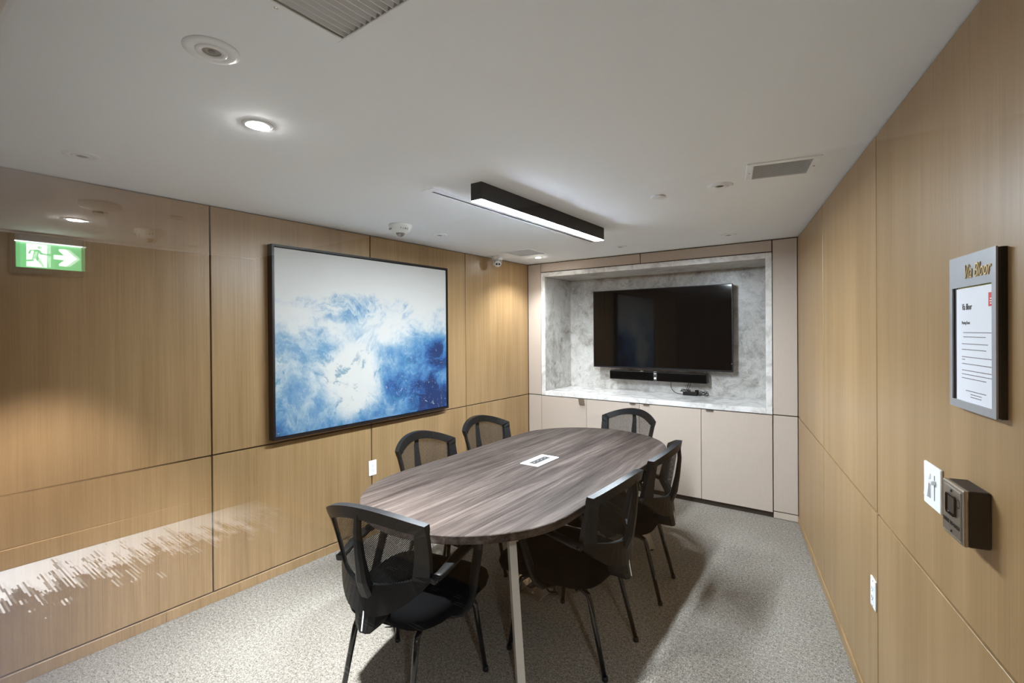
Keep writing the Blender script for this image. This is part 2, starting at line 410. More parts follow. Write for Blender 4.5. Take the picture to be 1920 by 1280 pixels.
# left wall: local x = world y, local -y = into the room (thing rotated by 90 degrees)
wl = MB().box(GY - .02, D + .7, .012, .14, 0, CE + .05).build('wall_left', 'groove', None, (0, 0, 0), (0, 0, PI / 2))
struct(wl, 'wall of oak veneer panels behind the blue painting', 'wall')
ys = [GY - .02, 1.234, 2.348, 3.43, D]
for a, b in zip(ys[:-1], ys[1:]):
    panel(wl, a, b, .060, GR, 0, .012); panel(wl, a, b, GR, CE - .002, 0, .012)
bl = MB()
for a, b in zip([GY - .02, 1.0, 2.37, 3.6], [1.0, 2.37, 3.6, D]): bl.rbox(a + .0005, b - .0005, -.004, .0125, 0, .057, .0015, 1)
o = bl.build('baseboard_left', 'wood', None, (0, 0, 0), (0, 0, PI / 2)); struct(o, 'oak baseboard below the painting wall', 'baseboard')
# right wall: local x = distance from the far corner along the wall
RROT = math.atan2(RT.y, RT.x)
TL = (D - GY) / math.cos(AR) + .02
wr = MB().box(-.1, TL, .012, .14, 0, CE + .05).build('wall_right', 'groove', None, RC, (0, 0, RROT))
struct(wr, 'slanted wall of oak veneer panels with the notice frame and switches', 'wall')
ts = [0, 1.101, 2.221, 3.335, TL]
for a, b in zip(ts[:-1], ts[1:]):
    panel(wr, a, b, .060, GR, 0, .012); panel(wr, a, b, GR, CE - .002, 0, .012)
o = MB().rbox(0, TL, -.006, .0125, 0, .057, .002, 1).build('baseboard_right', 'wood', None, RC, (0, 0, RROT)); struct(o, 'oak baseboard along the slanted wall', 'baseboard')
# television wall
wb = MB().box(-.1, .165, .014, .1, 0, CE + .05).box(2.422, 2.72, .014, .1, 0, CE + .05).box(.165, 2.422, .014, .1, 2.182, CE + .05).box(-.1, 2.72, .62, .7, 0, CE + .05).build('wall_back', 'groove', None, (0, D, 0))
struct(wb, 'beige panelled wall framing the stone television niche', 'wall')
for x0, x1 in ((0, .17), (2.418, 2.5998)):
    panel(wb, x0, x1, .058, GR + .002, 0, .013, 'beige'); panel(wb, x0, x1, GR + .002, CE - .004, 0, .013, 'beige')
    panel(wb, x0, x1, 0.0, .058, 0, .013, 'beige', 'plinth_panel')
panel(wb, .17, 1.297, 2.184, CE - .004, 0, .013, 'beige'); panel(wb, 1.297, 2.418, 2.184, CE - .004, 0, .013, 'beige')
# stone niche (slabs)
NX0, NX1, NZ0, NZ1, NB = .172, 2.416, .850, 2.180, .573
FR = .047
def slab(x0, x1, y0, y1, z0, z1, mat='stone', name='stone_slab'):
    return MB().rbox(x0, x1, y0, y1, z0, z1, .0015, 1).build(name, mat, wb)
slab(NX0, NX1, NB, NB + .03, NZ0, NZ1)
slab(NX0 + FR - .012, NX0 + FR, .012, NB, NZ0 + FR, NZ1 - FR); slab(NX1 - FR, NX1 - FR + .012, .012, NB, NZ0 + FR, NZ1 - FR)
slab(NX0 + FR, NX1 - FR, .012, NB, NZ1 - FR, NZ1 - FR + .012)
slab(NX0, NX0 + FR, 0, .012, NZ0, NZ1, 'stonew', 'edge_strip'); slab(NX1 - FR, NX1, 0, .012, NZ0, NZ1, 'stonew', 'edge_strip'); slab(NX0 + FR, NX1 - FR, 0, .012, NZ1 - FR, NZ1, 'stonew', 'edge_strip')
lg = thing('stone_ledge', 'pale marble ledge below the television, on top of the beige cabinets', 'counter', ((NX0 + NX1) / 2, D, NZ0))
hx = (NX1 - NX0) / 2
for a, b in ((-hx + FR + .0005, .245), (.246, hx - FR - .0005)):
    MB().rbox(a, b, 0, NB - .001, .0005, FR, .0015, 1).build('slab', 'stonew', lg)

# ------------------------------------------------------------------ glass partition and corridor
o = MB().box(0, right_x(GY), GY - .03, GY + .03, 0, .035).box(0, right_x(GY), GY - .03, GY + .03, HC, CE).build('window_1', 'silver'); struct(o, 'frameless glass partition in slim metal channels', 'window')
MB().box(.002, right_x(GY) - .005, GY - .005, GY + .005, .035, HC).build('glass_pane', 'glass', o)
HX0, HX1, HY0 = -1.55, 4.6, -1.89
o = MB().box(HX0 - .1, HX1 + .1, HY0 - .1, GY, -.06, 0).build('floor_corridor', 'hallcarpet'); struct(o, 'dark corridor carpet with pale streaks', 'floor')
o = MB().box(HX0 - .1, HX1 + .1, HY0 - .1, GY - .03, HC, CE + .1).build('ceiling_corridor', 'paint'); struct(o, 'white corridor ceiling', 'ceiling')
we = MB().box(HY0 - .05, GY + .1, .012, .1, 0, HC).build('wall_corridor_end', 'groove', None, (HX0, 0, 0), (0, 0, PI / 2)); struct(we, 'corridor end wall of oak veneer with the exit sign', 'wall')
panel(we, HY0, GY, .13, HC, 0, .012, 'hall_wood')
o = MB().rbox(HY0, GY, -.012, .012, 0, .132, .004, 2).build('baseboard_corridor', 'hall_wood', None, (HX0, 0, 0), (0, 0, PI / 2)); struct(o, 'tall baseboard of the corridor end wall', 'baseboard')
o = MB().rbox(HY0, GY, -.02, .0, HC - .014, HC, .002, 1).build('trim_1', 'trimwhite', None, (HX0, 0, 0), (0, 0, PI / 2)); struct(o, 'white ceiling trim above the exit sign', 'trim')
wk = MB().box(HX0 - .1, HX1 + .1, -.1, -.012, 0, HC).build('wall_corridor_back', 'groove', None, (0, HY0, 0)); struct(wk, 'corridor wall opposite the glass partition', 'wall')
xs = [HX0, -.4, .75, 1.9, 3.05, HX1]
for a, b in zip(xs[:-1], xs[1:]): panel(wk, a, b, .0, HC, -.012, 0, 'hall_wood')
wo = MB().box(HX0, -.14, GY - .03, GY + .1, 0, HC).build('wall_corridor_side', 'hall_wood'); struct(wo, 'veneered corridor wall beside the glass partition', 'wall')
wo = MB().box(right_x(GY) + .14, HX1, GY - .03, GY + .1, 0, HC).build('wall_corridor_far', 'hall_wood'); struct(wo)
wo = MB().box(HX1, HX1 + .1, HY0, GY, 0, HC).build('wall_corridor_right', 'hall_wood'); struct(wo)

# ------------------------------------------------------------------ painting
PX0, PX1, PZ0, PZ1 = 1.561, 3.128, .876, 2.105
pt = thing('painting', 'large abstract blue and white canvas in a thin black frame', 'painting', (0.0, (PX0 + PX1) / 2, PZ0), PI / 2)
pw, ph = (PX1 - PX0) / 2, PZ1 - PZ0
fm = MB()
T = .014
fm.box(-pw, -pw + T, -.062, -.006, 0, ph).box(pw - T, pw, -.062, -.006, 0, ph).box(-pw + T, pw - T, -.062, -.006, 0, T).box(-pw + T, pw - T, -.062, -.006, ph - T, ph)
fm.build('frame', 'blackmetal', pt)
MB().box(-pw + T, pw - T, -.02, -.006, T, ph - T).build('backing', 'dark', pt)
MB().box(-.765, .765, -.054, -.02, 0, 1.19).build('canvas', 'art', pt, (0, 0, (ph - 1.19) / 2))

# ------------------------------------------------------------------ television, sound bar, adapter
tv = thing('television', 'large flat black television mounted in the stone niche', 'television', (1.297, D + NB, 1.145))
TW, TH, TY = .724, .838, -.115
MB().rbox(-TW, TW, TY, TY + .03, 0, TH, .003, 1).build('case', 'black', tv)
MB().box(-TW + .008, TW - .008, TY - .0012, TY + .001, .016, TH - .008).build('screen', 'screen', tv)
b = MB().box(-TW, TW, TY - .003, TY, 0, .014).box(-TW, TW, TY - .003, TY, TH - .007, TH).box(-TW, -TW + .007, TY - .003, TY, .014, TH - .007).box(TW - .007, TW, TY - .003, TY, .014, TH - .007).build('bezel', 'blackmetal', tv)
MB().rbox(-.45, .45, TY + .03, TY + .06, .12, .6, .01, 2).build('back_housing', 'black', tv)
MB().box(-.2, .2, TY + .06, -.001, .2, .5).build('wall_bracket', 'darkgrey', tv)
MB().box(TW - .012, TW - .006, TY - .004, TY - .003, .075, .085).build('status_light', 'steel', tv)
sb = thing('sound_bar', 'long black sound bar with white marks hung below the television', 'speaker', (1.278, D + NB, 1.022))
MB().rbox(-.508, .508, -.13, -.045, 0, .094, .008, 2).build('body', 'black', sb)
MB().box(-.503, .503, -.1312, -.1295, .006, .088).build('grille', 'blackfab', sb)
MB().rbox(-.018, .018, -.133, -.1305, .004, .09, .001, 1).build('centre_band', 'darkgrey', sb)
MB().lathe([(0.0, -.0005), (.009, -.0005), (.009, .001), (0, .001)], 16).build('power_light', 'ledon', sb, (0, -.1335, .03), (PI / 2, 0, 0))
MB().box(-.012, .012, -.1338, -.132, .074, .08).build('logo', 'white', sb)
for x in (-.15, -.005): MB().box(x - .012, x + .012, -.12, -.10, .094, .097).build('top_button', 'white', sb)
MB().box(-.10, -.07, -.09, -.06, -.002, 0).build('status_light', 'blueled', sb)
for x in (-.28, .28): MB().box(x - .02, x + .02, -.045, -.001, .02, .07).build('wall_bracket', 'darkgrey', sb)
LZ = NZ0 + FR
pa = thing('power_adapter', 'black power adapter with a coiled cord on the marble ledge', 'adapter', (1.64, D + .475, LZ))
MB().rbox(-.085, .055, -.03, .03, 0, .036, .006, 2).build('brick', 'black', pa)
MB().rbox(.03, .06, -.02, .02, .036, .058, .004, 1).build('plug', 'black', pa)
def coil(c, r, n, h):
    return [(c[0] + r * math.cos(a * .55) * (1 + .18 * math.sin(a * 1.3)), c[1] + r * .6 * math.sin(a * .55), c[2] + h * (.5 + .5 * math.sin(a * .9))) for a in range(n)]
MB().tube(coil((.10, 0, .006), .05, 36, .04), .0028, 6).build('cord_coil', 'black', pa)
MB().tube(coil((-.06, -.01, .036), .045, 24, .02), .0028, 6).build('cord_coil', 'black', pa)
for k, (x0, x1) in enumerate(((-.215, -.10), (-.04, -.09), (-.02, -.085))):
    z0 = 1.010 - LZ
    pts = [(x0 + (x1 - x0) * (t ** 1.7), .02 - .045 * math.sin(PI * t) * (1 if k == 0 else .4), z0 * (1 - t) ** (1.9 if k == 0 else 1.2) + .006) for t in [i / 12 for i in range(13)]]
    MB().tube(pts, .003, 6).build('cable', 'black', pa)

# ------------------------------------------------------------------ base cabinets
dx = [.170, .717, 1.281, 1.851, 2.417]
clabels = ['beige cabinet door unit beside the left pilaster, with a large bronze pull tab', 'beige cabinet unit under the sound bar, second from the painting wall',
           'beige cabinet unit under the power adapter, second from the slanted wall', 'beige cabinet unit beside the right pilaster, its pull at the left']
hpos = [(.627, .692, True), (1.186, 1.245, False), (1.324, 1.382, False), (1.894, 1.957, False)]
for i in range(4):
    a, b = dx[i], dx[i + 1]; cx = (a + b) / 2; hw = (b - a) / 2
    c = thing('base_cabinet', clabels[i], 'cabinet', (cx, D, 0), 0, 'built-in cabinets under the television')
    MB().box(-hw + .001, hw - .001, .022, .55, .045, .835).build('body', 'groove', c)
    MB().box(-hw + .001, hw - .001, .02, .5, 0, .044).build('toe_kick', 'brown_kick', c)
    d = MB().rbox(-hw + .002, hw - .002, 0, .02, .047, .842, .0015, 1).build('door', 'beige', c)
    h0, h1, big = hpos[i]
    m = MB().box(h0 - cx, h1 - cx, -.012, .012, .842, .845)
    if big: m.add([(h0 - cx, -.012, .845), (h1 - cx, -.012, .845), (h1 - cx + .012, -.016, .787), (h0 - cx + .012, -.016, .787), (h0 - cx, -.009, .845), (h1 - cx, -.009, .845), (h1 - cx + .012, -.013, .787), (h0 - cx + .012, -.013, .787)],
                  [(0, 1, 2, 3), (7, 6, 5, 4), (0, 4, 5, 1), (3, 2, 6, 7), (1, 5, 6, 2), (0, 3, 7, 4)])
    else: m.box(h0 - cx, h1 - cx, -.012, -.009, .834, .845)
    m.build('handle', 'bronze', d)

# ------------------------------------------------------------------ ceiling fixtures
# linear lamp
ll = thing('linear_lamp', 'black box-shaped linear ceiling lamp with a glowing white diffuser', 'lamp', (1.485, 2.53, CE))
LH, LX, LY = .086, .034, .688
m = MB().box(-LX, -LX + .003, -LY, LY, -LH, 0).box(LX - .003, LX, -LY, LY, -LH, 0).box(-LX + .003, LX - .003, -LY, -LY + .003, -LH, 0).box(-LX + .003, LX - .003, LY - .003, LY, -LH, 0).box(-LX + .003, LX - .003, -LY + .003, LY - .003, -.004, 0)
m.build('housing', 'blackmetal', ll)
MB().box(-LX + .003, LX - .003, -LY + .003, LY - .003, -LH - .0020, -LH + .004).build('diffuser', 'diffuser', ll)
# slot diffuser
sd = thing('slot_diffuser', 'thin black linear air slot in the ceiling beside the black lamp', 'air vent', (1.203, 2.745, CE))
m = MB().box(-.034, -.011, -.97, .97, -.003, 0).box(.011, .055, -.97, .97, -.003, 0).box(-.011, .011, -.97, -.925, -.003, 0).box(-.011, .011, .925, .97, -.003, 0)
m.build('flange', 'paint', sd)
MB().box(-.011, .011, -.925, .925, .05, .055).box(-.013, -.011, -.925, .925, 0, .055).box(.011, .013, -.925, .925, 0, .055).build('plenum', 'dark', sd)
MB().box(-.004, .003, -.925, .925, .002, .012).build('deflector', 'blackmetal', sd)
# grilles
def grille(name, label, cx, cy, hx, hy, fl, rz, slats, along, tilt, smat, depth=.02, th=.0016):
    g = thing(name, label, 'air vent', (cx, cy, CE), rz)
    m = MB()
    ox, oy = hx + fl, hy + fl
    m.rbox(-ox, ox, -oy, -hy, -.005, 0, .0015, 1).rbox(-ox, ox, hy, oy, -.005, 0, .0015, 1).rbox(-ox, -hx, -hy, hy, -.005, 0, .0015, 1).rbox(hx, ox, -hy, hy, -.005, 0, .0015, 1)
    m.build('frame', 'trimwhite', g)
    MB().box(-hx, hx, -hy, hy, .085, .09).box(-hx - .002, -hx, -hy, hy, 0, .09).box(hx, hx + .002, -hy, hy, 0, .09).box(-hx, hx, -hy - .002, -hy, 0, .09).box(-hx, hx, hy, hy + .002, 0, .09).build('duct', 'silver' if smat != 'vent_dark' else 'dark', g)
    me = None
    L = hy if along == 'y' else hx; S = hx if along == 'y' else hy
    for k in range(slats):
        p = -S + (k + .5) * 2 * S / slats
        mm = MB()
        c, s_ = math.cos(tilt), math.sin(tilt)
        q = [(-th / 2, 0), (th / 2, 0), (th / 2, depth), (-th / 2, depth)]
        q = [(x * c + z * s_, -x * s_ + z * c) for x, z in q]
        vs = [((x, l, z) if along == 'y' else (l, x, z)) for l in (-L, L) for x, z in q]
        mm.add(vs, [(0, 1, 2, 3), (7, 6, 5, 4)] + [(j, (j + 1) % 4, 4 + (j + 1) % 4, 4 + j) for j in range(4)])
        if me is None:
            o = mm.build('louvre', 'trimwhite', g); me = o.data
        else:
            o = bpy.data.objects.new('louvre', me); COL.objects.link(o); o.parent = g
        o.location = (p, 0, -.003) if along == 'y' else (0, p, -.003)
    for sx in (-1, 1):
        MB().lathe([(0, -.0065), (.004, -.006), (.005, -.005), (.005, -.004)], 10, (sx * (hx + fl / 2), 0, 0)).build('screw', 'chrome', g)
    return g
grille('supply_grille', 'large white louvred ceiling grille close to the glass partition', 2.15, .575, .16, .16, .032, 0, 16, 'y', .30, 'trimwhite', .022, .0022)
grille('return_grille', 'white framed ceiling grille with dark louvres beside the slanted wall', VR_C.x, VR_C.y, .115, .105, .03, VR_A, 13, 'x', -.2, 'vent_dark', .0032, .0028)
g = thing('eggcrate_grille', 'square ceiling grille with fine egg-crate core above the security camera corner', 'air vent', (.445, 3.7625, CE))
hx_, hy_ = .14, .1425
MB().rbox(-.165, .165, -.168, -hy_, -.005, 0, .0015, 1).rbox(-.165, .165, hy_, .168, -.005, 0, .0015, 1).rbox(-.165, -hx_, -hy_, hy_, -.005, 0, .0015, 1).rbox(hx_, .165, -hy_, hy_, -.005, 0, .0015, 1).build('frame', 'trimwhite', g)
MB().box(-hx_, hx_, -hy_, hy_, .06, .065).box(-hx_ - .002, -hx_, -hy_, hy_, 0, .065).box(hx_, hx_ + .002, -hy_, hy_, 0, .065).box(-hx_, hx_, -hy_ - .002, -hy_, 0, .065).box(-hx_, hx_, hy_, hy_ + .002, 0, .065).build('duct', 'signgrey', g)
m = MB()
for k in range(1, 22):
    p = -hx_ + k * 2 * hx_ / 22; m.box(p - .0008, p + .0008, -hy_, hy_, -.002, .010)
    p = -hy_ + k * 2 * hy_ / 22; m.box(-hx_, hx_, p - .0008, p + .0008, -.002, .010)
tag(m.build('eggcrate_core', 'trimwhite', g), kind='stuff')
# downlights
def downlight(x, y, label, lit=False, r=.058, z=CE, group='recessed ceiling downlights', power=SPOT_W, cone=130, soft=.9):
    d = thing('downlight', label, 'ceiling light', (x, y, z), 0, group)
    MB().lathe([(r * .58, 0), (r * .58, -.0045), (r * .80, -.0055), (r, -.002), (r, 0)], 40).build('trim_ring', 'trimwhite', d)
    MB().lathe([(r * .34, 0), (r * .34, -.0065), (r * .54, -.0075), (r * .57, -.004), (r * .57, 0)], 32).build('gimbal_ring', 'white', d)
    MB().lathe([(0, -.001), (r * .33 if not lit else r * .55, -.001), (r * .33 if not lit else r * .55, -.004 if not lit else -.0085), (r * .2, -.0028 if not lit else -.0095), (0, -.0028 if not lit else -.0095)], 28).build('lens', 'lampon' if lit else 'lampoff', d)
    if not lit:
        MB().lathe([(0, -.0025), (r * .12, -.0025), (r * .12, -.0045), (0, -.0045)], 14).build('bulb', 'darkgrey', d)
    if lit: disc_light('downlight_beam', (0, 0, -.03), power, .03, math.radians(cone), soft, d)
    return d
downlight(1.672, .565, 'unlit white recessed downlight next to the large louvred grille', r=.066)
downlight(1.310, .861, 'glowing white recessed downlight between the glass front and the linear lamp', True, r=.05, power=SPOT_W * 2.3, cone=88, soft=1.0)
downlight(.439, .575, 'unlit white recessed downlight above the painting wall by the glass front', r=.062)
downlight(.421, 2.665, 'unlit recessed downlight beside the fire strobe, above the painting')
downlight(1.294, 4.02, 'unlit recessed downlight in front of the niche, beyond the linear lamp')
downlight(2.178, 4.042, 'unlit recessed downlight in front of the niche near the slanted wall')
downlight(.392, 4.083, 'small glowing downlight in the corner of painting wall and niche wall', True, r=.036, power=SPOT_W * .2)
downlight(2.441, 2.636, 'unlit recessed downlight beside the ceiling grille with dark louvres', r=.062)
sp = thing('sprinkler_cover', 'flat round white sprinkler cover plate near the dark-louvred grille', 'sprinkler', (2.118, 2.642, CE))
MB().lathe([(.038, 0), (.038, -.004), (.042, -.005), (.042, -.0075), (.038, -.009), (0, -.0095)], 32).build('plate', 'white', sp)
# fire strobe / horn
def strobe(name, label, x, y, z, rz=0, letters=True):
    s = thing(name, label, 'fire alarm', (x, y, z), rz)
    MB().lathe([(.078, 0), (.080, -.012), (.076, -.016), (.073, -.026), (.060, -.046), (.034, -.055), (.030, -.057), (0, -.057)], 40).build('body', 'cream', s)
    MB().lathe([(.029, -.056), (.028, -.064), (.020, -.076), (.009, -.081), (0, -.082)], 24).build('strobe_dome', 'lampoff', s)
    MB().lathe([(.030, -.055), (.032, -.057), (.030, -.059)], 24).build('dome_ring', 'chrome', s)
    if letters:
        for a, w in ((-1.95, 'FEU'), (-.35, 'FIRE')):
            for k, chh in enumerate(w):
                aa = a + (k - (len(w) - 1) / 2) * .22
                R0 = .0712
                text('letter', chh, .017, 'red' if False else 'ink', s, (R0 * math.cos(aa), R0 * math.sin(aa), -.040), 0, .0012, 1, 'CENTER', (PI / 2 + .5, 0, aa + PI / 2))
    return s
strobe('fire_strobe', 'white ceiling fire strobe with dark lettering above the painting', .452, 2.255, CE)
# security camera
sc_ = thing('security_camera', 'white dome security camera with two lenses in the ceiling corner', 'camera', (.095, 3.80, CE))
MB().lathe([(.052, 0), (.053, -.028), (.050, -.034), (.036, -.036)], 32).build('base', 'cream', sc_)
for k in (-1, 1): MB().strap([(.035 * k, 0, -.03), (.040 * k, 0, -.06), (.033 * k, 0, -.085)], .03, .008, (0, 1, 0)).build('yoke_arm', 'cream', sc_, (0, 0, 0), (0, 0, math.radians(40)))
hd = MB().lathe([(0, .036), (.018, .032), (.030, .02), (.036, 0), (.030, -.02), (.018, -.032), (0, -.036)], 24).build('ball', 'cream', sc_, (0, 0, -.068))
dirv = Vector((.72, -.62, -.30)).normalized()
q = dirv.to_track_quat('Z', 'Y').to_euler()
fc = MB().lathe([(0, .0), (.029, 0), (.031, .004), (.027, .009), (0, .009)], 24).build('face', 'white', sc_, Vector((0, 0, -.068)) + dirv * .024, q)
for sx in (-1, 1):
    MB().lathe([(0, .008), (.0095, .008), (.0095, .0115), (0, .0125)], 16, (sx * .013, 0, 0)).build('lens', 'glasslens', fc)
# ------------------------------------------------------------------ corridor things (seen in the glass, except the added second downlight)
def hall(yv): return 2 * GY - yv
dlh = downlight(-.79, hall(.816), 'glowing corridor downlight in front of the exit sign', True, .045, HC, 'corridor downlights')
bpy.data.objects.remove([c for c in bpy.data.objects if c.parent == dlh and c.type == 'LIGHT'][0])
disc_light('downlight_beam', (0, 0, -.03), HALL_W, .03, math.radians(74), .5, dlh)
d2 = downlight(3.9, -.45, 'added unseen corridor downlight beyond the slanted wall', True, .045, HC, 'corridor downlights')  # added lamp to brighten the corridor, kept out of view and reflection
bpy.data.objects.remove([c for c in bpy.data.objects if c.parent == d2 and c.type == 'LIGHT'][0])
disc_light('downlight_beam', (0, 0, -.03), HALL_W * .3, .03, math.radians(140), .8, d2)
sm = thing('smoke_detector', 'round cream smoke detector on the corridor ceiling near the glass', 'smoke detector', (-.22, hall(.794), HC))
MB().lathe([(.078, 0), (.080, -.016), (.074, -.026), (.046, -.036), (.030, -.040), (.026, -.046)], 36).build('body', 'cream', sm)
MB().lathe([(.027, -.040), (.022, -.048), (.022, -.056)], 24).build('sensing_chamber', 'dark', sm)
MB().lathe([(.024, -.056), (.024, -.062), (0, -.063)], 24).build('cap', 'cream', sm)
strobe('corridor_strobe', 'white fire strobe on the corridor ceiling by the end wall', -.824, hall(1.203), HC, 2.2)
for x, yv, lb in ((-.256, 1.163, 'flat round sprinkler cover on the corridor ceiling between the detectors'), (-1.252, 1.619, 'flat round sprinkler cover on the corridor ceiling by the end wall')):
    s = thing('sprinkler_cover', lb, 'sprinkler', (x, hall(yv), HC)); MB().lathe([(.036, 0), (.036, -.004), (.040, -.005), (.040, -.009), (0, -.010)], 28).build('plate', 'cream', s)
# exit sign (on the end wall, local x mirrored because the photograph shows it in the glass)
es = thing('exit_sign', 'green and white running man exit sign in a black box on the corridor end wall', 'exit sign', (HX0, hall(.833), 1.96), PI / 2)
MB().rbox(-.188, .188, -.045, -.001, 0, .262, .002, 1).build('backbox', 'blackmetal', es)
MB().rbox(-.175, .165, -.062, -.045, .216, .262, .002, 1).build('housing', 'signhousing', es)
MB().box(-.176, .166, -.064, -.046, .210, .216).build('light_bar', 'signwhite', es)
pn = MB().box(-.172, .160, -.054, -.048, .040, .210).build('panel', 'signgreen', es)
def poly_sign(pts, name, mat, y=-.0546):
    # pts in picture coordinates of the sign panel: u 0..332 mm to the right as mirrored, v 0..170 mm up
    mb = MB(); n = len(pts); fr = [(.160 - u / 1000, y, .040 + v / 1000) for u, v in pts]; bk = [(a, y + .0008, c) for a, b, c in fr]
    tri = geometry.tessellate_polygon([[Vector((a, c, 0)) for a, b, c in fr]])
    mb.add(fr + bk, list(tri) + [tuple(i + n for i in reversed(t)) for t in tri] + [(j, (j + 1) % n, n + (j + 1) % n, n + j) for j in range(n)])
    return mb.build(name, mat, pn)
poly_sign([(50, 8), (150, 8), (150, 162), (50, 162)], 'doorway', 'signwhite')
poly_sign([(185, 70), (240, 70), (212, 40), (212, 26), (250, 26), (306, 85), (250, 144), (212, 144), (212, 130), (240, 100), (185, 100)], 'arrow', 'signwhite')
GM = 'signgreen'
hd_ = [(114 + 11 * math.cos(a * PI / 8), 140 + 11 * math.sin(a * PI / 8)) for a in range(16)]
poly_sign(hd_, 'man', GM, -.0552)
poly_sign([(100, 126), (118, 120), (124, 106), (152, 98), (152, 90), (118, 94), (110, 104), (106, 78), (128, 40), (142, 10), (126, 10), (110, 40), (90, 66), (84, 46), (44, 40), (36, 48), (74, 56), (80, 84), (88, 112), (74, 112), (66, 92), (58, 96), (68, 122)], 'man', GM, -.0552)

# ------------------------------------------------------------------ wall plates
def wall_thing(name, label, cat, t, z, off=0.):
    p = RC + RT * t + Vector((0, 0, z)); return thing(name, label, cat, p, RROT)
def receptacle(o):
    MB().rbox(-.035, .035, -.006, 0, -.057, .057, .0025, 2).build('plate', 'white', o)
    MB().rbox(-.017, .017, -.0075, -.005, -.034, .034, .001, 1).build('insert', 'trimwhite', o)
    for z in (.017, -.017):
        m = MB().box(-.008, -.006, -.0082, -.0075, z - .004, z + .006).box(.006, .008, -.0082, -.0075, z - .004, z + .005).box(-.002, .002, -.0082, -.0075, z - .011, z - .007)
        m.build('socket', 'ink', o)
    for z in (.048, -.048): MB().lathe([(0, 0), (.003, 0), (.003, .001), (0, .001)], 10).build('screw', 'silver', o, (0, -.006, z), (PI / 2, 0, 0))
o = thing('power_outlet', 'white wall outlet below the painting, over a panel joint', 'outlet', (0, 2.352, .518), PI / 2); receptacle(o)
o = wall_thing('power_outlet', 'white wall outlet low on the slanted wall beside a panel joint', 'outlet', 2.178, .523); receptacle(o)
o = wall_thing('light_switch', 'white double switch plate with rocker and slider beside the sensor box', 'switch', 2.780, 1.116)
MB().rbox(-.059, .059, -.007, 0, -.059, .059, .003, 2).build('plate', 'white', o)
MB().rbox(-.037, -.005, -.009, -.006, -.034, .034, .001, 1).build('rocker_frame', 'trimwhite', o)
MB().add([(-.034, -.0095, -.031), (-.009, -.0095, -.031), (-.009, -.0095, .031), (-.034, -.0095, .031), (-.034, -.0145, -.031), (-.009, -.0145, -.031)], [(0, 1, 2, 3), (4, 5, 1, 0), (3, 2, 5, 4), (0, 3, 4), (1, 5, 2)]).build('rocker', 'white', o)
MB().box(.019, .022, -.0078, -.006, -.034, .034).build('slider_track', 'greyink', o)
MB().rbox(.010, .030, -.017, -.007, .010, .022, .002, 1).build('slider', 'white', o)
# wave sensor
ws = wall_thing('door_sensor', 'black and steel touchless door sensor box reading wave to open', 'door sensor', 3.040, 1.1315)
MB().rbox(-.056, .056, -.040, 0, -.062, .062, .005, 3).build('box', 'black', ws)
MB().rbox(-.056, .056, -.049, -.038, -.062, .062, .004, 3).build('face_plate', 'steel', ws)
MB().rbox(-.048, .048, -.0505, -.047, -.055, .055, .003, 2).build('face_inset', 'steel', ws)
MB().rbox(-.022, .026, -.0525, -.050, -.008, .038, .005, 2).build('sensor_window', 'glasslens', ws)
text('lettering', 'WAVE TO OPEN', .0125, 'ink', ws, (0, -.0512, -.032), 0, .0006, .92, 'CENTER')
for x, z in ((0, .046), (0, -.046)): MB().lathe([(0, 0), (.003, 0), (.003, .0015), (0, .002)], 10).build('screw', 'dark', ws, (x, -.0505, z), (PI / 2, 0, 0))
m = MB()
for k in range(14):
    a0, a1 = -2.2 + k * .3, -2.2 + (k + 1) * .3
    m.box(.036 + .0065 * math.cos(a0) - .0008, .036 + .0065 * math.cos(a0) + .0008, -.0513, -.0505, .026 + .009 * math.sin(a0) - .001, .026 + .009 * math.sin(a0) + .001)
m.build('hand_icon', 'ink', ws)
# notice frame
nf = wall_thing('notice_frame', 'grey and black notice frame with a printed sheet and gold lettering', 'sign', 3.052, 1.363)
MB().rbox(-.110, .110, -.011, 0, 0, .353, .001, 1).build('backing', 'black', nf)
MB().box(-.108, .110, -.0135, -.011, .004, .30).build('spacer', 'yellowgreen', nf)
FYp = -.0195
m = MB().box(-.112, .112, FYp, FYp + .0035, .282, .354).box(-.112, .112, FYp, FYp + .0035, 0, .018).box(-.112, -.097, FYp, FYp + .0035, .018, .282).box(.094, .112, FYp, FYp + .0035, .018, .282)
m.build('front_plate', 'signgrey', nf)
for x in (.108, -.1115): MB().box(x, x + .0035, FYp + .0036, -.0112, .002, .352).build('spacer_bar', 'dark', nf)
MB().box(-.105, -.083, -.0148, -.0138, .018, .30).build('black_strip', 'ink', nf)
pp = MB().box(-.084, .104, -.0156, -.0146, .006, .279).build('paper', 'paper', nf)
text('lettering', 'Via Bloor', .045, 'gold', nf, (.092, FYp - .001, .300), .32, .001, .72, 'RIGHT')
text('lettering', 'Via Bloor', .021, 'ink', pp, (-.055, -.016, .229), .3, .0002, .62)
text('lettering', 'Meeting Room', .011, 'greyink', pp, (-.055, -.016, .196), 0, .0002, .62)
MB().box(.072, .092, -.0162, -.0156, .233, .262).build('red_tag', 'red', pp)
m = MB()
for k, (a, b) in enumerate(((.079, .086), (.078, .087), (.079, .086))): m.box(a, b, -.0166, -.0162,   .238 + k * .005, .2402 + k * .005)
m.build('tag_print', 'paper', pp)
m = MB(); rows = [(.176, -.048, .085), (.166, -.048, .058), (.150, -.055, .068), (.137, -.055, .060), (.120, -.055, .088), (.114, -.055, -.040), (.104, -.055, .085), (.089, -.055, .086), (.080, -.055, .087), (.071, -.055, .060), (.043, -.035, .06), (.036, -.012, .040), (.030, -.012, .038)]
for z, a, b in rows:
    x = a
    while x < b:
        wd = random.uniform(.004, .012); m.box(x, min(x + wd, b), -.0161, -.0156, z, z + .0017); x += wd + .0022
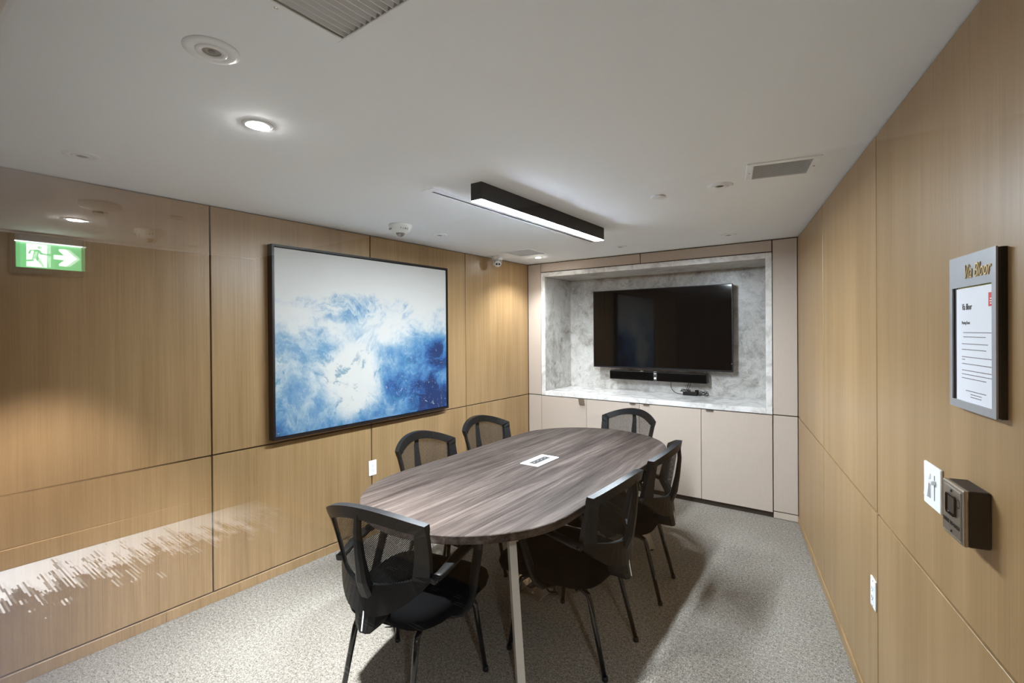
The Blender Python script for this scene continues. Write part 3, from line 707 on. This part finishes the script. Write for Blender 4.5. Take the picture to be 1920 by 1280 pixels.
tag(m.build('printed_lines', 'greyink', pp), kind='stuff')

# ------------------------------------------------------------------ table
TC = Vector((1.407, 2.512, 0)); TA = .02; HLn, HWd, EE = 1.183, .564, .556
tb = thing('conference_table', 'long oval conference table with a grey-brown woodgrain top on silver legs', 'table', TC, TA)
def stadium(k=0., n=28):
    pts = []
    for i in range(n + 1):
        a = PI * i / n; pts.append(((HWd - k) * math.cos(a), HLn - EE + (EE - k) * math.sin(a)))
    for i in range(n + 1):
        a = PI + PI * i / n; pts.append(((HWd - k) * math.cos(a), -(HLn - EE) + (EE - k) * math.sin(a)))
    return pts
loops = [[(x, y, z) for x, y in stadium(k)] for k, z in ((.003, .703), (0, .706), (0, .737), (.003, .740))]
mb = MB().ring(loops, True, True, False)
mb.build('tabletop', 'table', tb)
for sx in (-1, 1):
    for sy in (-1, 1):
        bx, by = sx * .415, sy * .822; tx, ty = sx * .225, sy * .632
        sdv = Vector((-sx, -sy, 0)).normalized(); pv = Vector((-sdv.y, sdv.x, 0))
        mm = MB()
        def rect(c, z, a, b): return [Vector((c[0], c[1], z)) + sdv * i * a / 2 + pv * j * b / 2 for i, j in ((1, 1), (-1, 1), (-1, -1), (1, -1))]
        mm.ring([rect((bx, by), .008, .060, .034), rect((tx, ty), .695, .074, .034)], True, True, False)
        lgp = mm.build('leg', 'silver', tb)
        MB().lathe([(.018, 0), (.018, .008), (.012, .010)], 14, (bx, by, 0)).build('foot', 'black', lgp)
for sy in (-1, 1): MB().box(-.29, .29, sy * .632 - .03, sy * .632 + .03, .672, .703).build('cross_beam', 'silver', tb)
MB().box(-.03, .03, -.60, .60, .672, .703).build('long_beam', 'silver', tb)
pm = MB()
pm.rbox(-.064, .064, -.127, -.096, .739, .744, .001, 1).rbox(-.064, .064, .096, .127, .739, .744, .001, 1).rbox(-.064, -.026, -.096, .096, .739, .744, .001, 1).rbox(.026, .064, -.096, .096, .739, .744, .001, 1)
pmo = pm.build('power_module', 'white', tb, (-.014, .036, 0))
MB().box(-.026, .026, -.096, .096, .7395, .7432).build('socket_strip', 'ink', pmo)
for k in range(4):
    MB().box(-.012, .012, -.078 + k * .042, -.052 + k * .042, .7432, .7438).build('socket', 'dark', pmo)
    MB().box(-.006, .004, -.068 + k * .042, -.063 + k * .042, .7438, .7441).build('socket_mark', 'silver', pmo)
fb = thing('floor_box', 'steel floor power box with cables under the conference table', 'floor box', (1.46, 2.40, 0))
MB().rbox(-.07, .07, -.07, .07, 0, .012, .003, 1).build('plate', 'steel', fb)
MB().rbox(-.045, .005, -.05, .05, .012, .05, .004, 1).build('socket_block', 'chrome', fb)
MB().add([(-.07, -.06, .012), (-.07, .06, .012), (-.10, .06, .09), (-.10, -.06, .09), (-.074, -.06, .012), (-.074, .06, .012), (-.104, .06, .09), (-.104, -.06, .09)], [(0, 1, 2, 3), (7, 6, 5, 4), (0, 4, 5, 1), (1, 5, 6, 2), (2, 6, 7, 3), (3, 7, 4, 0)]).build('lid', 'chrome', fb)
MB().tube([(.0, 0, .035), (.04, .01, .05), (.07, .03, .015), (.10, .06, .006), (.05, .12, .006), (-.02, .13, .05), (-.05, .14, .3), (-.06, .145, .67)], .005, 7).build('cable', 'black', fb)

# ------------------------------------------------------------------ chairs  (local: -y forward, +y back)
def S(l, z):
    q = (l / .245) ** 2; b = .085 * (1 - q); k = .17 + .19 * q
    return b + k * (z - .825) if z >= .6 else b + k * (.6 - .825) + (.6 - z) * .1
def make_chair():
    c = thing('mesh_chair', '', 'chair')
    def seg(a, b, n): return [(a[0] + (b[0] - a[0]) * i / n, a[1] + (b[1] - a[1]) * i / n) for i in range(n)]
    nt, ns, nbm = 20, 6, 14
    outer = seg((-.222, .580), (-.236, .70), ns) + seg((-.236, .70), (-.246, .825), ns)
    outer += [(-.246 + .492 * i / nt,   .825 + .070 * (1 - ((-.246 + .492 * i / nt) / .246) ** 2)) for i in range(nt)]
    outer += seg((.246, .825), (.236, .70), ns) + seg((.236, .70), (.222, .580), ns)
    outer += [(.222 - .444 * i / nbm, .580 - .112 * (1 - abs(1 - 2 * i / nbm) ** 2.6)) for i in range(nbm)]
    inner = seg((-.172, .600), (-.193, .70), ns) + seg((-.193, .70), (-.206, .793), ns)
    inner += [(-.206 + .412 * i / nt, .793 + .054 * (1 - ((-.206 + .412 * i / nt) / .206) ** 2)) for i in range(nt)]
    inner += seg((.206, .793), (.193, .70), ns) + seg((.193, .70), (.172, .600), ns)
    inner += [(.172 - .344 * i / nbm, .600 - .020 * (1 - (1 - 2 * i / nbm) ** 2)) for i in range(nbm)]
    def dep(l, z, side):
        t = .011 + (.006 if z > .8 else 0)
        return S(l, z) + side * t
    L = [[(l, dep(l, z, -1), z) for l, z in outer], [(l, dep(l, z, 1), z) for l, z in outer], [(l, dep(l, z, 1), z) for l, z in inner], [(l, dep(l, z, -1), z) for l, z in inner]]
    L.append(L[0])
    mb = MB().ring(L, True, False, False)
    fr = mb.build('back_frame', 'black', c)
    # woven mesh
    nx, nz = 14, 12; vs = []; fs = []
    for j in range(nz + 1):
        for i in range(nx + 1):
            s = -1 + 2 * i / nx; l0 = s * .2; zt = .797 + .054 * (1 - min(1, (l0 / .206)) ** 2); z = .588 + (zt - .588) * j / nz
            l = s * (.184 + (z - .59) / .21 * .022); vs.append((l, S(l, z), z))
    for j in range(nz):
        for i in range(nx): k = j * (nx + 1) + i; fs.append((k, k + 1, k + nx + 2, k + nx + 1))
    MB().add(vs, fs, True).build('mesh_panel', 'mesh', c)
    # spine with its wedge-shaped foot: (z, back face, front face, half width)
    sp = [(.880, .108, .092, .014), (.80, S(0, .8) + .034, S(0, .8) + .014, .016), (.70, S(0, .7) + .042, S(0, .7) + .016, .020), (.60, S(0, .6) + .044, S(0, .6) + .010, .027), (.520, .060, .010, .036), (.470, .068, -.03, .052), (.430, .076, -.07, .046), (.402, .078, -.10, .030)]
    lo = []
    for z, bb, bf, hw in sp:
        lo.append([(hw, bf, z), (hw, bb - .010, z), (hw * .45, bb, z), (-hw * .45, bb, z), (-hw, bb - .010, z), (-hw, bf, z)])
    spn = MB().ring(lo, True, True, False).build('spine', 'black', c)
    MB().add([(-.0025, .0605, .512), (.0025, .0605, .512), (.0025, .0795, .412), (-.0025, .0795, .412), (-.0025, .064, .512), (.0025, .064, .512), (.0025, .0825, .412), (-.0025, .0825, .412)], [(0, 1, 2, 3), (7, 6, 5, 4), (0, 4, 5, 1), (1, 5, 6, 2), (2, 6, 7, 3), (3, 7, 4, 0)]).build('accent_strip', 'white', spn)
    # seat
    def outline(k, zoff, n=44):
        pts = []
        for i in range(n):
            a = 2 * PI * i / n; cx, sx = math.cos(a), math.sin(a); e = .42
            y = -.290 + (.275 - k) * math.copysign(abs(sx) ** e, sx)
            wdt = .258 - k - .035 * max(0, (y + .285) / .26)
            x = wdt * math.copysign(abs(cx) ** e, cx)
            dz = -.030 * max(0, (-.36 - y) / .19) ** 1.6
            pts.append((x, y, zoff + dz))
        return pts
    MB().ring([outline(.09, .362), outline(.04, .366), outline(.010, .385), outline(0, .420), outline(.008, .448), outline(.03, .460), outline(.09, .465)], True, True, True).build('seat', 'blackfab', c)
    MB().rbox(-.15, .15, -.44, -.09, .352, .366, .006, 2).build('seat_pan', 'black', c)
    for s in (-1, 1):
        arm = [(.236, -.045, .592), (.246, -.09, .600), (.254, -.15, .618), (.258, -.23, .636), (.260, -.30, .643), (.260, -.345, .636), (.260, -.367, .614), (.260, -.362, .58), (.262, -.330, .50), (.264, -.298, .42), (.258, -.280, .388), (.235, -.260, .362), (.17, -.235, .352)]
        pts = [(x * s, y, z) for x, y, z in arm]
        wd = [.030, .034, .042, .046, .046, .044, .042, .040, .038, .038, .038, .038, .036]
        am = MB().strap(pts, wd, [.024, .022, .018, .017, .017, .018, .019, .019, .018, .017, .016, .014, .012], (1, -.15 * s, 0)).build('armrest', 'black', c)
        MB().lathe([(0, 0), (.008, 0), (.008, .004), (0, .005)], 12).build('bolt', 'tube', am, (s * .254, -.055, .596), (0, s * PI / 2, 0))
        fl_ = [(.13 * s, -.36, .350), (.185 * s, -.385, .350), (.210 * s, -.397, .342), (.219 * s, -.404, .32), (.250 * s, -.445, .006)]
        rl_ = [(.12 * s, -.14, .350), (.145 * s, -.085, .350), (.152 * s, -.062, .342), (.155 * s, -.052, .32), (.172 * s, .028, .006)]
        for pl_ in (fl_, rl_):
            lo_ = MB().tube(pl_, [.0125, .0125, .0125, .0125, .0105], 12).build('leg', 'tube', c)
            MB().lathe([(.013, 0), (.014, .006), (.012, .02)], 12, (pl_[-1][0], pl_[-1][1], 0)).build('foot_cap', 'black', lo_)
    MB().tube([(-.12, -.14, .350), (.12, -.14, .350)], .011, 10).tube([(-.13, -.36, .350), (.13, -.36, .350)], .011, 10).build('under_frame', 'tube', c)
    return c
chair0 = make_chair()
CH = [((1.470, 1.228), 101, 'black mesh-back armchair at the rounded table end facing the glass partition'),
      ((2.078, 2.140), 179, 'black mesh-back armchair between table and slanted wall, next to the chair at the glass end'),
      ((2.052, 2.862), 186, 'black mesh-back armchair between table and slanted wall, closer to the television'),
      ((1.452, 3.790), -100, 'black mesh-back armchair at the rounded table end in front of the cabinets'),
      ((.745, 2.205), -1, 'black mesh-back armchair under the painting, beside the white wall outlet'),
      ((.690, 2.885), -4, 'black mesh-back armchair on the painting side, closer to the security camera')]
for i, ((x, y), h, lb) in enumerate(CH):
    o = chair0 if i == 0 else copy_tree(chair0)
    o.location = (x, y, 0); o.rotation_euler = (0, 0, math.radians(h + 90)); tag(o, lb, 'chair', 'mesh chairs around the conference table')
